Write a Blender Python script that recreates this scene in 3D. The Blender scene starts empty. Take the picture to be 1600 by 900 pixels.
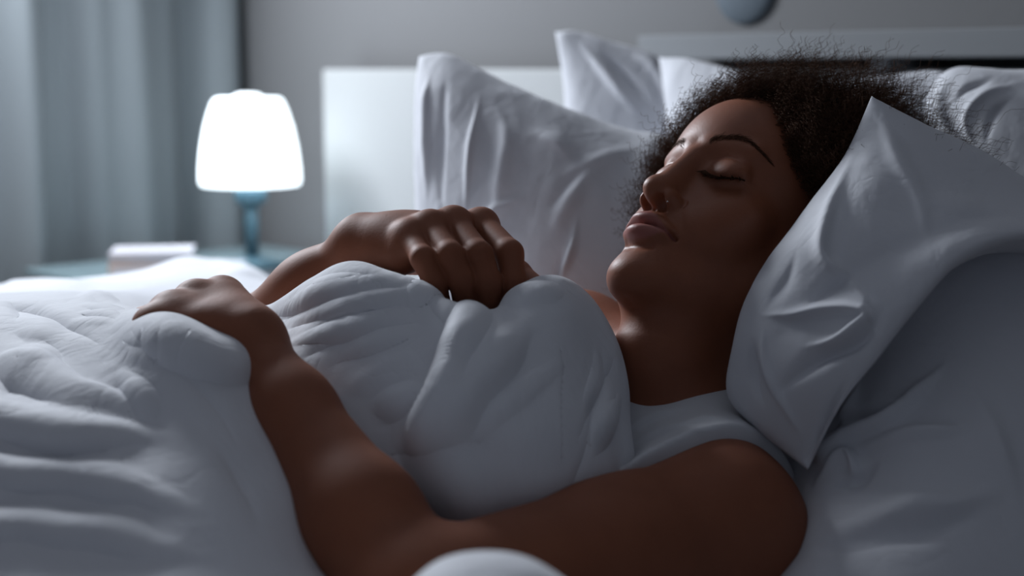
import bpy, math, random
import numpy as np
from mathutils import Vector, Matrix

C = bpy.context.scene.collection
random.seed(7)
rng = np.random.RandomState(7)
PI = math.pi

# ------------------------------------------------------------------ camera
FPX = 2222.2                       # focal length in pixels of a 1600 px wide frame (50 mm on 36 mm)
PITCH = math.radians(8.7)
CAM = np.array([0.0, 0.0, 0.97])
AX_R = np.array([1.0, 0.0, 0.0])
AX_F = np.array([0.0, math.cos(PITCH), -math.sin(PITCH)])
AX_U = np.array([0.0, math.sin(PITCH), math.cos(PITCH)])

cam_data = bpy.data.cameras.new('camera')
cam_data.sensor_width = 36.0
cam_data.lens = 50.0
cam_data.clip_start = 0.05
cam_data.dof.use_dof = True
cam_data.dof.focus_distance = 1.08
cam_data.dof.aperture_fstop = 3.4
cam = bpy.data.objects.new('camera', cam_data)
C.objects.link(cam)
cam.location = CAM
cam.rotation_euler = (PI / 2 - PITCH, 0, 0)
sc = bpy.context.scene
sc.camera = cam

# ------------------------------------------------------------------ world, lights, exposure
world = bpy.data.worlds.new('night_room')
sc.world = world
world.use_nodes = True
wb = world.node_tree.nodes['Background']
wb.inputs['Color'].default_value = (0.70, 0.80, 1.0, 1)
wb.inputs['Strength'].default_value = 0.125
sc.view_settings.view_transform = 'Standard'
sc.view_settings.look = 'None'
sc.view_settings.exposure = 0.0
sc.view_settings.gamma = 1.0
sc.view_settings.use_curve_mapping = False


def area_light(name, loc, target, sx, sy, power, color):
    l = bpy.data.lights.new(name, 'AREA')
    l.shape = 'RECTANGLE'
    l.size, l.size_y = sx, sy
    l.energy = power
    l.color = color
    o = bpy.data.objects.new(name, l)
    C.objects.link(o)
    o.location = loc
    d = Vector(target) - Vector(loc)
    o.rotation_euler = d.to_track_quat('-Z', 'Y').to_euler()
    return o


# added soft key light before the left window, stands in for an unseen source
area_light('added_key_light', (-0.98, 2.36, 1.62), (0.1, 1.1, 0.75), 0.5, 0.5, 37.0, (0.86, 0.92, 1.0))

# ------------------------------------------------------------------ helpers

def P(px, py, d):
    """world point seen at pixel (px, py) at distance d along the viewing axis"""
    return CAM + d * (AX_F + (px - 800.0) / FPX * AX_R + (450.0 - py) / FPX * AX_U)


def camdir(r, u, b):
    return r * AX_R + u * AX_U - b * AX_F


def project(v):
    q = v - CAM
    d = q @ AX_F
    return 800 + FPX * (q @ AX_R) / d, 450 - FPX * (q @ AX_U) / d, d


def norm(v):
    v = np.asarray(v, float)
    return v / (np.linalg.norm(v) + 1e-12)


def link_mesh(name, verts, faces, mat=None, parent=None, smooth=True):
    me = bpy.data.meshes.new(name)
    verts = np.asarray(verts, np.float32)
    faces = np.asarray(faces, np.int32) if not isinstance(faces, list) else faces
    if isinstance(faces, np.ndarray):
        n, k = faces.shape
        me.vertices.add(len(verts))
        me.vertices.foreach_set('co', verts.ravel())
        me.loops.add(n * k)
        me.loops.foreach_set('vertex_index', faces.ravel())
        me.polygons.add(n)
        me.polygons.foreach_set('loop_start', np.arange(0, n * k, k, dtype=np.int32))
        me.polygons.foreach_set('loop_total', np.full(n, k, np.int32))
        me.update(calc_edges=True)
    else:
        me.from_pydata([tuple(map(float, v)) for v in verts], [], faces)
        me.update()
    if smooth:
        me.polygons.foreach_set('use_smooth', np.ones(len(me.polygons), bool))
    o = bpy.data.objects.new(name, me)
    C.objects.link(o)
    if mat:
        me.materials.append(mat)
    if parent:
        o.parent = parent
    return o


def tag(o, label=None, cat=None, group=None, kind=None):
    if label: o['label'] = label
    if cat: o['category'] = cat
    if group: o['group'] = group
    if kind: o['kind'] = kind
    return o


def empty(name, loc, label=None, cat=None, rz=0.0):
    o = bpy.data.objects.new(name, None)
    C.objects.link(o)
    o.location = loc
    o.rotation_euler = (0, 0, rz)
    o.empty_display_size = 0.05
    tag(o, label, cat)
    bpy.context.view_layer.update()
    return o


# ------------------------------------------------------------------ materials

def material(name, color, rough=0.6, spec=0.3, metallic=0.0):
    m = bpy.data.materials.new(name)
    m.use_nodes = True
    b = m.node_tree.nodes['Principled BSDF']
    b.inputs['Base Color'].default_value = (*color, 1)
    b.inputs['Roughness'].default_value = rough
    b.inputs['Specular IOR Level'].default_value = spec
    b.inputs['Metallic'].default_value = metallic
    return m, m.node_tree, b


def mix_color(nt, fac, a, b):
    n = nt.nodes.new('ShaderNodeMix')
    n.data_type = 'RGBA'
    if hasattr(fac, 'name'): nt.links.new(fac, n.inputs[0])
    else: n.inputs[0].default_value = fac
    for i, v in ((6, a), (7, b)):
        if isinstance(v, tuple): n.inputs[i].default_value = (*v[:3], 1)
        else: nt.links.new(v, n.inputs[i])
    return n.outputs[2]


def noise(nt, scale, detail=3.0, rough=0.5, stretch=None, coord='Object'):
    tc = nt.nodes.new('ShaderNodeTexCoord')
    out = tc.outputs[coord]
    if stretch:
        mp = nt.nodes.new('ShaderNodeMapping')
        mp.inputs['Scale'].default_value = stretch
        nt.links.new(out, mp.inputs['Vector'])
        out = mp.outputs[0]
    n = nt.nodes.new('ShaderNodeTexNoise')
    n.inputs['Scale'].default_value = scale
    n.inputs['Detail'].default_value = detail
    n.inputs['Roughness'].default_value = rough
    nt.links.new(out, n.inputs['Vector'])
    return n.outputs['Fac']


def bump(nt, b, fac, strength, dist):
    n = nt.nodes.new('ShaderNodeBump')
    n.inputs['Strength'].default_value = strength
    n.inputs['Distance'].default_value = dist
    nt.links.new(fac, n.inputs['Height'])
    prev = b.inputs['Normal'].links
    if prev:
        nt.links.new(prev[0].from_socket, n.inputs['Normal'])
    nt.links.new(n.outputs[0], b.inputs['Normal'])


def cloth_material(name, color, wr=0.5, sheen=0.15):
    m, nt, b = material(name, color, 0.75, 0.15)
    b.inputs['Sheen Weight'].default_value = sheen
    b.inputs['Sheen Roughness'].default_value = 0.5
    for scale, st, dist, k in ((6.5, (1, 0.6, 1), 0.008, 0.55), (22.0, (1.0, 1.0, 0.35), 0.004, 1.0), (60.0, (1, 1, 1), 0.0012, 0.7)):
        tc = nt.nodes.new('ShaderNodeTexCoord'); mp = nt.nodes.new('ShaderNodeMapping')
        mp.inputs['Scale'].default_value = st; mp.inputs['Rotation'].default_value = (0.3, 0.5, 0.6)
        nt.links.new(tc.outputs['Object'], mp.inputs['Vector'])
        n = nt.nodes.new('ShaderNodeTexNoise'); n.inputs['Scale'].default_value = scale
        n.inputs['Detail'].default_value = 3.0; n.inputs['Distortion'].default_value = 0.5
        nt.links.new(mp.outputs[0], n.inputs['Vector'])
        # ridged: thin creases between flat panels
        a1 = nt.nodes.new('ShaderNodeMath'); a1.operation = 'SUBTRACT'; a1.inputs[1].default_value = 0.5
        a2 = nt.nodes.new('ShaderNodeMath'); a2.operation = 'ABSOLUTE'
        a3 = nt.nodes.new('ShaderNodeMath'); a3.operation = 'POWER'; a3.inputs[1].default_value = 0.7
        nt.links.new(n.outputs['Fac'], a1.inputs[0]); nt.links.new(a1.outputs[0], a2.inputs[0]); nt.links.new(a2.outputs[0], a3.inputs[0])
        bump(nt, b, a3.outputs[0], wr * k, dist)
    return m


# ------------------------------------------------------------------ implicit surfaces
def ell(c, r, B=None, rot=None):
    """ellipsoid; B = 3x3 rows = axes"""
    return ('ell', np.array(c, float), np.array(r, float), None if B is None else np.array(B, float))


def rc(a, b, ra, rb):
    return ('rc', np.array(a, float), np.array(b, float), float(ra), float(rb))


def bound(n):
    t = n[0]
    if t == 'ell': return n[1], float(n[2].max())
    if t == 'rc': return (n[1] + n[2]) / 2, float(np.linalg.norm(n[2] - n[1])) / 2 + max(n[3], n[4])
    if t in ('U', 'H'):
        bs = [x[-1] for x in n[2]] if t == 'U' else None
        c = np.mean([b[0] for b in bs], 0)
        return c, max(np.linalg.norm(b[0] - c) + b[1] for b in bs)
    if t == 'D': return n[2][-1]
    if t == 'X': return n[2]


def fin(n):
    return n + (bound(n),)


def LEAF(*a):
    return fin(ell(*a)) if len(a) in (2, 3) else fin(rc(*a))


def U(k, ch):
    return fin(('U', k, ch))


def D(k, base, cuts):
    return fin(('D', k, base, cuts))


BIG = 1e3


def smin(a, b, k):
    if a is None: return b
    if b is None: return a
    if k <= 0: return np.minimum(a, b)
    h = np.maximum(k - np.abs(a - b), 0) / k
    return np.minimum(a, b) - h * h * k * 0.25


def smax(a, b, k):
    return -smin(-a, -b, k)


def ev(n, p, c, R, mar):
    bc, br = n[-1]
    if np.linalg.norm(bc - c) > br + R + mar: return None
    t = n[0]
    if t == 'ell':
        q = p - n[1]
        if n[3] is not None: q = q @ n[3].T
        k0 = np.sqrt((((q / n[2])) ** 2).sum(1)) + 1e-9
        k1 = np.sqrt((((q / n[2] ** 2)) ** 2).sum(1)) + 1e-9
        return k0 * (k0 - 1) / k1
    if t == 'rc':
        ab = n[2] - n[1]
        q = p - n[1]
        h = np.clip((q @ ab) / (ab @ ab + 1e-12), 0, 1)
        return np.sqrt(((q - h[:, None] * ab) ** 2).sum(1)) - (n[3] + (n[4] - n[3]) * h)
    if t == 'U':
        r = None
        for ch in n[2]:
            r = smin(r, ev(ch, p, c, R, mar), n[1])
        return r
    if t == 'D':
        r = ev(n[2], p, c, R, mar)
        if r is None: return None
        for k, ch in n[3]:
            v = ev(ch, p, c, R, max(k, 1e-3))
            if v is not None: r = smax(r, -v, k)
        return r
    if t == 'X':
        return n[1](p, c, R, mar)


def surface_net(field, lo, hi, h, B=16, seeds=None):
    """sparse surface nets. field(points, centre, radius) -> values"""
    lo = np.array(lo, float)
    nb = np.ceil((np.array(hi) - lo) / (h * B)).astype(int)
    rad = h * B * 0.5 * 1.7321
    ii = np.stack(np.meshgrid(*[np.arange(n) for n in nb], indexing='ij'), -1).reshape(-1, 3)
    g = np.stack(np.meshgrid(*[np.arange(B + 1)] * 3, indexing='ij'), -1).reshape(-1, 3)
    NN = nb * B + 2
    def cid(ix): return (ix[:, 0] * NN[1] + ix[:, 1]) * NN[2] + ix[:, 2]
    ids, pos, quads = [], [], []
    # coarse filter in super-blocks of 4
    S = 4
    sb = np.unique(ii // S, axis=0)
    act = []
    for s in sb:
        cs = lo + (s + 0.5) * h * B * S
        v = field(cs[None], cs, rad * S)
        if v is None or abs(v[0]) > rad * S * 2.2 + 0.04: continue
        m = s * S + np.stack(np.meshgrid(*[np.arange(S)] * 3, indexing='ij'), -1).reshape(-1, 3)
        m = m[(m < nb).all(1)]
        cc = lo + (m + 0.5) * h * B
        vv = field(cc, cs, rad * S)
        if vv is None: continue
        act.append(m[np.abs(vv) < rad * 2.6 + 0.006])
    act = np.concatenate(act)
    for b in act:
        c = lo + (b + 0.5) * h * B
        gi = g + b * B
        v = field(lo + gi * h, c, rad)
        if v is None: continue
        V = v.reshape(B + 1, B + 1, B + 1)
        if V.min() > 0 or V.max() < 0: continue
        sgn = V < 0
        acc = np.zeros((B, B, B, 3)); cnt = np.zeros((B, B, B))
        for ax in range(3):
            for o1 in (0, 1):
                for o2 in (0, 1):
                    sl0 = [slice(0, B)] * 3; sl1 = [slice(0, B)] * 3
                    oth = [a for a in range(3) if a != ax]
                    off = np.zeros(3)
                    for a, o in zip(oth, (o1, o2)):
                        sl0[a] = slice(o, B + o); sl1[a] = slice(o, B + o); off[a] = o
                    sl1[ax] = slice(1, B + 1)
                    a0 = V[tuple(sl0)]; a1 = V[tuple(sl1)]
                    cr = (a0 < 0) != (a1 < 0)
                    t = np.where(cr, a0 / np.where(cr, a0 - a1, 1), 0)
                    for a in range(3):
                        acc[..., a] += np.where(cr, t if a == ax else off[a], 0)
                    cnt += cr
        m = cnt > 0
        cells = np.argwhere(m)
        ids.append(cid(cells + b * B))
        pos.append(lo + (cells + b * B + acc[m] / cnt[m][:, None]) * h)
        for ax in range(3):
            sl0 = [slice(0, B)] * 3; sl1 = [slice(0, B)] * 3; sl1[ax] = slice(1, B + 1)
            s0 = sgn[tuple(sl0)]; s1 = sgn[tuple(sl1)]
            u, w = [(1, 2), (2, 0), (0, 1)][ax]
            e = np.zeros(3, int); f = np.zeros(3, int); e[u] = 1; f[w] = 1
            for flip, mm in ((False, s0 & ~s1), (True, ~s0 & s1)):
                q = np.argwhere(mm)
                if not len(q): continue
                q = q + b * B
                q4 = [cid(q - e - f), cid(q - f), cid(q), cid(q - e)]
                if flip: q4 = q4[::-1]
                quads.append(np.stack(q4, 1))
    ids = np.concatenate(ids); pos = np.concatenate(pos); quads = np.concatenate(quads)
    o = np.argsort(ids); ids = ids[o]; pos = pos[o]
    qi = np.searchsorted(ids, quads.ravel()).clip(0, len(ids) - 1)
    ok = (ids[qi] == quads.ravel()).reshape(-1, 4).all(1)
    return pos, qi.reshape(-1, 4)[ok].astype(np.int32)


def relax(v, q, it=2, lam=0.5):
    a = np.concatenate([q[:, 0], q[:, 1], q[:, 2], q[:, 3]]); b = np.concatenate([q[:, 1], q[:, 2], q[:, 3], q[:, 0]])
    n = len(v)
    deg = np.bincount(a, minlength=n) + np.bincount(b, minlength=n)
    for _ in range(it):
        s = np.stack([np.bincount(a, v[b, i], n) + np.bincount(b, v[a, i], n) for i in range(3)], 1)
        v = v + lam * (s / np.maximum(deg, 1)[:, None] - v)
    return v
# ------------------------------------------------------------------ room (bed axes: E1 along the headboard, E2 towards the foot)
import bmesh
E1 = np.array([math.sqrt(.5), -math.sqrt(.5), 0]); E2_ = np.array([-math.sqrt(.5), -math.sqrt(.5), 0]); EZ = np.array([0, 0, 1.0])
KC = np.array([-0.61, 3.02, 0])        # corner of the back and left walls


def K(a, b, z):
    return KC + a * E1 + b * E2_ + z * EZ


def box_bm(bm, a0, a1, b0, b1, z0, z1, bev=0.0):
    vs = [bm.verts.new(K(a, b, z)) for z in (z0, z1) for b in (b0, b1) for a in (a0, a1)]
    fs = [(0, 1, 3, 2), (4, 6, 7, 5), (0, 4, 5, 1), (1, 5, 7, 3), (3, 7, 6, 2), (2, 6, 4, 0)]
    nf = [bm.faces.new([vs[i] for i in f]) for f in fs]
    bmesh.ops.recalc_face_normals(bm, faces=nf)
    if bev:
        es = list({e for f in nf for e in f.edges})
        bmesh.ops.bevel(bm, geom=es, offset=bev, segments=3, affect='EDGES', profile=0.5)


def box(name, a0, a1, b0, b1, z0, z1, mat, parent=None, bev=0.0, local=None):
    bm = bmesh.new()
    box_bm(bm, a0, a1, b0, b1, z0, z1, bev)
    me = bpy.data.meshes.new(name); bm.to_mesh(me); bm.free()
    o = bpy.data.objects.new(name, me); C.objects.link(o)
    me.materials.append(mat)
    if parent:
        o.parent = parent
        o.matrix_parent_inverse = parent.matrix_world.inverted()
    return o


def lathe(name, prof, loc, mat, parent=None, seg=48):
    V, F = [], []
    for r, z in prof:
        for k in range(seg):
            a = 2 * PI * k / seg
            V.append((loc[0] + r * math.cos(a), loc[1] + r * math.sin(a), loc[2] + z))
    for i in range(len(prof) - 1):
        for k in range(seg):
            F.append((i * seg + k, i * seg + (k + 1) % seg, (i + 1) * seg + (k + 1) % seg, (i + 1) * seg + k))
    o = link_mesh(name, V, F, mat)
    if parent:
        o.parent = parent
        o.matrix_parent_inverse = parent.matrix_world.inverted()
    return o


def struct(o, label=None):
    return tag(o, label, None, None, 'structure')


wall_mat, nt, b = material('grey_paint', (0.185, 0.185, 0.188), 0.85, 0.15)
bump(nt, b, noise(nt, 90.0, 3.0), 0.08, 0.002)
ceil_mat, nt, b = material('ceiling_paint', (0.6, 0.6, 0.62), 0.9, 0.1)
floor_mat, nt, b = material('oak_floor', (0.2, 0.12, 0.07), 0.5, 0.3)
nt.links.new(mix_color(nt, noise(nt, 6.0, 4.0, 0.6, (1, 9, 1)), (0.14, 0.08, 0.05), (0.26, 0.17, 0.10)), b.inputs['Base Color'])
white_lac, nt, b = material('white_lacquer', (0.62, 0.64, 0.65), 0.75, 0.25)
WH = 2.5
struct(box('wall_back', -0.12, 4.6, -0.12, 0.0, 0, WH, wall_mat))
# left wall with a window opening
wl = bmesh.new()
for a in ((-0.12, 0, 0.0, 0.15, 0, WH), (-0.12, 0, 2.35, 3.4, 0, WH), (-0.12, 0, 0.15, 2.35, 0, 1.0), (-0.12, 0, 0.15, 2.35, 2.25, WH)):
    box_bm(wl, *a)
me = bpy.data.meshes.new('wall_left'); wl.to_mesh(me); wl.free(); me.materials.append(wall_mat)
o = bpy.data.objects.new('wall_left', me); C.objects.link(o); struct(o)
fl = box('floor', -0.12, 4.6, -0.12, 3.6, -0.08, 0.0, floor_mat); struct(fl)
ce = box('ceiling', -0.12, 4.6, -0.12, 3.6, WH, WH + 0.08, ceil_mat); struct(ce)
bb = box('baseboard_back', 0.0, 4.6, 0.0, 0.015, 0, 0.09, white_lac); struct(bb)
bb = box('baseboard_left', 0.0, 0.015, 0.015, 3.4, 0, 0.09, white_lac); struct(bb)
glass, nt, b = material('window_glass', (0.8, 0.9, 1.0), 0.05, 0.5)
b.inputs['Transmission Weight'].default_value = 1.0
win = bmesh.new()
for a in ((-0.1, -0.04, 0.15, 0.20, 1.0, 2.25), (-0.1, -0.04, 2.30, 2.35, 1.0, 2.25), (-0.1, -0.04, 0.20, 2.30, 1.0, 1.06), (-0.1, -0.04, 0.20, 2.30, 2.19, 2.25), (-0.1, -0.04, 1.23, 1.28, 1.06, 2.19)):
    box_bm(win, *a)
me = bpy.data.meshes.new('window_1'); win.to_mesh(me); win.free(); me.materials.append(white_lac)
o = bpy.data.objects.new('window_1', me); C.objects.link(o); struct(o)
p = box('pane', -0.075, -0.069, 0.20, 2.30, 1.06, 2.19, glass, o)

# curtain in front of the left wall, close to the corner
cur, nt, b = material('curtain_fabric', (0.38, 0.42, 0.44), 0.85, 0.1)
b.inputs['Sheen Weight'].default_value = 0.2
tr = nt.nodes.new('ShaderNodeBsdfTranslucent'); tr.inputs['Color'].default_value = (0.4, 0.46, 0.5, 1)
mx = nt.nodes.new('ShaderNodeMixShader'); mx.inputs[0].default_value = 0.2
out = nt.nodes['Material Output']
nt.links.new(b.outputs[0], mx.inputs[1]); nt.links.new(tr.outputs[0], mx.inputs[2]); nt.links.new(mx.outputs[0], out.inputs['Surface'])
bump(nt, b, noise(nt, 500.0, 2.0), 0.2, 0.001)
V, F = [], []
nn, mz = 260, 24
for j in range(mz + 1):
    z = 0.03 + 2.32 * j / mz
    for i in range(nn + 1):
        t = i / nn
        bq = 0.006 + 0.70 * t
        ph = bq * 2 * PI / 0.21 + 0.8 * math.sin(bq * 11)
        off = 0.075 + (0.030 + 0.010 * math.sin(bq * 17)) * math.sin(ph) * (0.75 + 0.25 * math.cos(z * 0.8)) + 0.006 * math.sin(bq * 80 + z * 0.7)
        V.append(K(off, bq + 0.01 * math.sin(z * 2 + i * 0.05), z))
for j in range(mz):
    for i in range(nn):
        a = j * (nn + 1) + i
        F.append((a, a + 1, a + nn + 2, a + nn + 1))
o = link_mesh('curtain', V, np.array(F), cur)
tag(o, 'pale grey-blue curtain hanging in soft vertical folds in the corner behind the lamp', 'curtain')
md = o.modifiers.new('thickness', 'SOLIDIFY'); md.thickness = 0.002
rod_m, nt, b = material('brushed_steel', (0.5, 0.5, 0.52), 0.35, 0.5, 1.0)
o = link_mesh('curtain_rod', [], [], rod_m) if False else None

# ------------------------------------------------------------------ bed: base, headboard, mattress
HA0 = 0.455                    # left end of the headboard measured from the corner
bed = empty('bed', K(HA0 + 0.9, 1.1, 0), 'white bed with a plain smooth white headboard against the grey wall', 'bed')
hb_mat, nt, b = material('headboard_white', (0.42, 0.43, 0.43), 0.75, 0.2)
box('headboard', HA0, HA0 + 1.84, 0.03, 0.085, 0.0, 0.972, hb_mat, bed, 0.004)
box('bed_frame', HA0 + 0.02, HA0 + 1.82, 0.085, 2.16, 0.16, 0.34, white_lac, bed, 0.006)
for a in (HA0 + 0.05, HA0 + 1.73):
    for bb_ in (0.12, 2.06):
        box('leg', a, a + 0.06, bb_, bb_ + 0.06, 0.0, 0.16, white_lac, bed, 0.003)
sheet_mat = cloth_material('white_sheet', (0.64, 0.65, 0.69), 0.3)
mt = box('mattress', HA0 + 0.03, HA0 + 1.80, 0.09, 2.12, 0.34, 0.565, sheet_mat, None, 0.03)
tag(mt, 'white-sheeted mattress under the duvet and pillows', 'mattress')

# shelf on the back wall, above and right of the headboard
sh = empty('wall_shelf', K(1.6, 0.0, 1.0), 'grey-white wall shelf running above the headboard at the right', 'shelf')
sg_mat, nt, b = material('grey_laminate', (0.24, 0.25, 0.26), 0.6, 0.25)
box('shelf_board', 1.27, 2.9, 0.0, 0.16, 0.985, 1.018, sg_mat, sh, 0.002)
box('bracket', 1.62, 1.645, 0.0, 0.13, 0.90, 0.985, sg_mat, sh, 0.002)
box('bracket', 2.5, 2.525, 0.0, 0.13, 0.90, 0.985, sg_mat, sh, 0.002)
blue, nt, b = material('blue_glaze', (0.11, 0.135, 0.16), 0.6, 0.2)
ob = bmesh.new()
bmesh.ops.create_uvsphere(ob, u_segments=40, v_segments=24, radius=1.0)
for v_ in ob.verts:
    x_, y_, z_ = v_.co
    v_.co = Vector(E1 * x_ * 0.052 - E2_ * (-abs(z_) * 0.010 if z_ > 0 else 0.002) + EZ * y_ * 0.052)
me = bpy.data.meshes.new('wall_plate'); ob.to_mesh(me); ob.free(); me.materials.append(blue)
me.polygons.foreach_set('use_smooth', np.ones(len(me.polygons), bool))
o = bpy.data.objects.new('wall_plate', me); C.objects.link(o)
q_ = P(1243, -14, 2.12); o.location = K((q_ - KC) @ E1, 0.003, q_[2])
tag(o, 'small round blue-grey plate hung on the wall above the shelf', 'wall plate')

# bedside cabinet with lamp and books
NT_Z = 0.620
tinted, nt, b = material('tinted_glass_top', (0.20, 0.27, 0.29), 0.25, 0.5)
ns = empty('nightstand', K(0.25, 0.28, 0), 'white bedside cabinet in the corner carrying the glowing lamp', 'nightstand')
box('cabinet_body', 0.18, 0.43, 0.05, 0.52, 0.10, NT_Z - 0.012, white_lac, ns, 0.003)
box('cabinet_top', 0.17, 0.44, 0.03, 0.54, NT_Z - 0.012, NT_Z, tinted, ns, 0.003)
box('drawer', 0.19, 0.42, 0.52, 0.535, 0.38, 0.57, white_lac, ns, 0.003)
for a in (0.19, 0.39):
    for bb_ in (0.06, 0.47):
        box('leg', a, a + 0.03, bb_, bb_ + 0.03, 0.0, 0.10, white_lac, ns)
LP = P(395, 424, 2.56); LP[2] = NT_Z
lamp = empty('table_lamp', LP, 'glowing white table lamp with domed shade on a slim teal stem', 'lamp')
teal, nt, b = material('teal_metal', (0.06, 0.12, 0.15), 0.5, 0.3, 0.0)
shade_m, nt, b = material('glowing_shade', (0.9, 0.95, 1.0), 0.5, 0.3)
b.inputs['Emission Color'].default_value = (0.84, 0.95, 1.0, 1)
b.inputs['Emission Strength'].default_value = 2.4
sc_ = 2.56 / FPX
zt = lambda py: (P(395, py, 2.56)[2] - NT_Z)
lathe('base', [(0.0, 0.0), (0.055, 0.0), (0.056, 0.006), (0.03, 0.014), (0.012, 0.022), (0.0, 0.022)], LP, teal, lamp)
lathe('stem', [(0.0, 0.018), (0.0125, 0.018), (0.0115, 0.06), (0.0115, zt(318)), (0.0, zt(318))], LP, teal, lamp)
lathe('collar', [(0.0, zt(322)), (0.014, zt(322)), (0.027, zt(312)), (0.030, zt(296)), (0.026, zt(286)), (0.0, zt(286))], LP, teal, lamp)
lathe('lamp_shade', [(0.080, zt(283)), (0.087, zt(287)), (0.0895, zt(281)), (0.0890, zt(262)), (0.0850, zt(230)), (0.0780, zt(198)), (0.0690, zt(172)), (0.0620, zt(157)), (0.0560, zt(152)), (0.02, zt(151)), (0.0, zt(151))], LP, shade_m, lamp)
lathe('finial', [(0.026, zt(152)), (0.022, zt(147)), (0.010, zt(145)), (0.0, zt(145))], LP, shade_m, lamp)

def book(a, b_, z, w, l, h, rot, cover, label, group=None):
    """a closed book lying flat; a, b_ = centre from the corner"""
    t = empty('book', K(a, b_, z), label, 'book', rz=rot)
    if group: t['group'] = group
    pm, nt, bs = material('paper', (0.68, 0.68, 0.70), 0.9, 0.1)
    cm, nt, bs = material('book_cover', cover, 0.5, 0.3)
    for nm, x0, x1, y0, y1, z0, z1, m in (('pages', -w / 2 + .003, w / 2 - .005, -l / 2 + .004, l / 2 - .004, .002, h - .002, pm),
                                       ('cover', 0, 0, 0, 0, 0, 0, cm)):
        bm = bmesh.new()
        def bx(x0, x1, y0, y1, z0, z1):
            vs = [bm.verts.new((x, y, zz)) for zz in (z0, z1) for y in (y0, y1) for x in (x0, x1)]
            for f in [(0, 2, 3, 1), (4, 5, 7, 6), (0, 1, 5, 4), (1, 3, 7, 5), (3, 2, 6, 7), (2, 0, 4, 6)]:
                bm.faces.new([vs[i] for i in f])
        if nm == 'pages': bx(x0, x1, y0, y1, z0, z1)
        else:
            bx(-w / 2, w / 2, -l / 2, l / 2, 0, .002); bx(-w / 2, w / 2, -l / 2, l / 2, h - .002, h); bx(-w / 2, -w / 2 + .003, -l / 2, l / 2, .002, h - .002)
        me = bpy.data.meshes.new(nm); bm.to_mesh(me); bm.free(); me.materials.append(m)
        o = bpy.data.objects.new(nm, me); C.objects.link(o); o.parent = t
    return t


q = P(240, 410, 2.42); q = q - KC; qa, qb = q @ E1, q @ E2_
book(qa, qb, NT_Z, 0.145, 0.10, 0.030, 0.25, (0.62, 0.42, 0.30), 'tan-covered book lying lowest in the pile on the bedside cabinet')
book(qa + .0, qb, NT_Z + 0.030, 0.135, 0.095, 0.020, 0.15, (0.60, 0.58, 0.62), 'pale book lying on top of the tan-covered book')
q = P(330, 410, 2.40) - KC; pa, pb = q @ E1, q @ E2_
book(pa + .0, pb, NT_Z, 0.10, 0.09, 0.028, -0.1, (0.5, 0.52, 0.56), 'pale grey book lying beside the lamp stem')
# ------------------------------------------------------------------ the sleeping person
HEAD_R = np.array([[0.64555943, 0.49075795, -0.5851578], [0.00701451, 0.76236167, 0.6471132], [0.76367782, -0.42185462, 0.48870733]])
HEAD_O = np.array([0.18493, 0.04045, -1.14056])
HEAD_S = np.array([0.99, 1.02, 1.0])
# head frame (millimetres: left, up, forward) -> world
HB = np.stack([camdir(*HEAD_R[:, i]) for i in range(3)], 0)      # rows: axes in world
HO = CAM + camdir(*HEAD_O)


def h2w(p):
    return HO + (np.asarray(p, float) * HEAD_S) @ HB * 0.001


def w2h(p):
    return (p - HO) @ HB.T * 1000.0 / HEAD_S


def rotx(a):
    c, s = math.cos(a), math.sin(a)
    return [[1, 0, 0], [0, c, s], [0, -s, c]]


def roty(a):
    c, s = math.cos(a), math.sin(a)
    return [[c, 0, -s], [0, 1, 0], [s, 0, c]]


def rotz(a):
    c, s = math.cos(a), math.sin(a)
    return [[c, s, 0], [-s, c, 0], [0, 0, 1]]


def arc(cx, w, y0, dy, z0, dz, n, ra, rb, slant=0.0):
    """chain of beads along an arc from x=cx-w to cx+w, sagging by dy, receding by dz at the ends"""
    pts = []
    for i in range(n + 1):
        t = -1 + 2 * i / n
        pts.append((cx + w * t, y0 + dy * (1 - t * t) + slant * t, z0 - dz * t * t * (1 if t > 0 else 0.6)))
    return [LEAF(pts[i], pts[i + 1], ra if abs(-1 + 2 * i / n) < .7 else rb, ra if abs(-1 + 2 * (i + 1) / n) < .7 else rb) for i in range(n)]


base_head = U(16, [
    LEAF((0, 26, -14), (72, 80, 93)),
    LEAF((0, 42, 21), (66, 63, 69)),
    LEAF((0, -28, 20), (57, 62, 62)),
    LEAF((42, -26, 46), (18, 18, 20)),                 # cheekbone
    LEAF((27, -48, 52), (22, 24, 26)),                 # cheek
    LEAF((43, -68, 10), (15, -101, 66), 14, 12),         # jaw line
    LEAF((50, -20, -2), (43, -64, 6), 15, 15),
    LEAF((0, -56, 58), (26, 26, 30)),                  # upper jaw
    LEAF((0, -78, 52), (26, 26, 35)),                  # dental arch
    LEAF((0, -104, 75), (18, 14, 16)),                 # chin
    LEAF((0, -90, 40), (34, 18, 38)),                  # floor of the mouth
])
brow = U(9, [base_head, LEAF((9, 20, 80), (42, 23, 67), 6, 6)])
sock = D(12, brow, [(12, LEAF((29, 4, 98.5), (17, 9, 14)))])
lidball = U(7, [sock, LEAF((31, 2.5, 66.8), (17, 13, 12.0)), ])
nose = U(9, [
    lidball,
    LEAF((0, 10, 79), (0, -34, 88), 8.0, 11.0),
    LEAF((0, 8, 83), (0, -31, 95), 6.0, 7.0),
    LEAF((0, -37.5, 98), (10, 9.0, 10.3)),             # tip
])
nose2 = U(4.5, [
    nose,
    LEAF((12.4, -41.5, 88.5), (5.6, 6.6, 9.0)),            # wing
    LEAF((0, -44.5, 94.5), (3.0, 5.0, 7.5)),
])
nose3 = D(2.5, nose2, [
    (2.5, LEAF((7.5, -48.0, 93.5), (4.1, 6.0, 7.6), rotz(-0.35))),      # nostril
])
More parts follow.
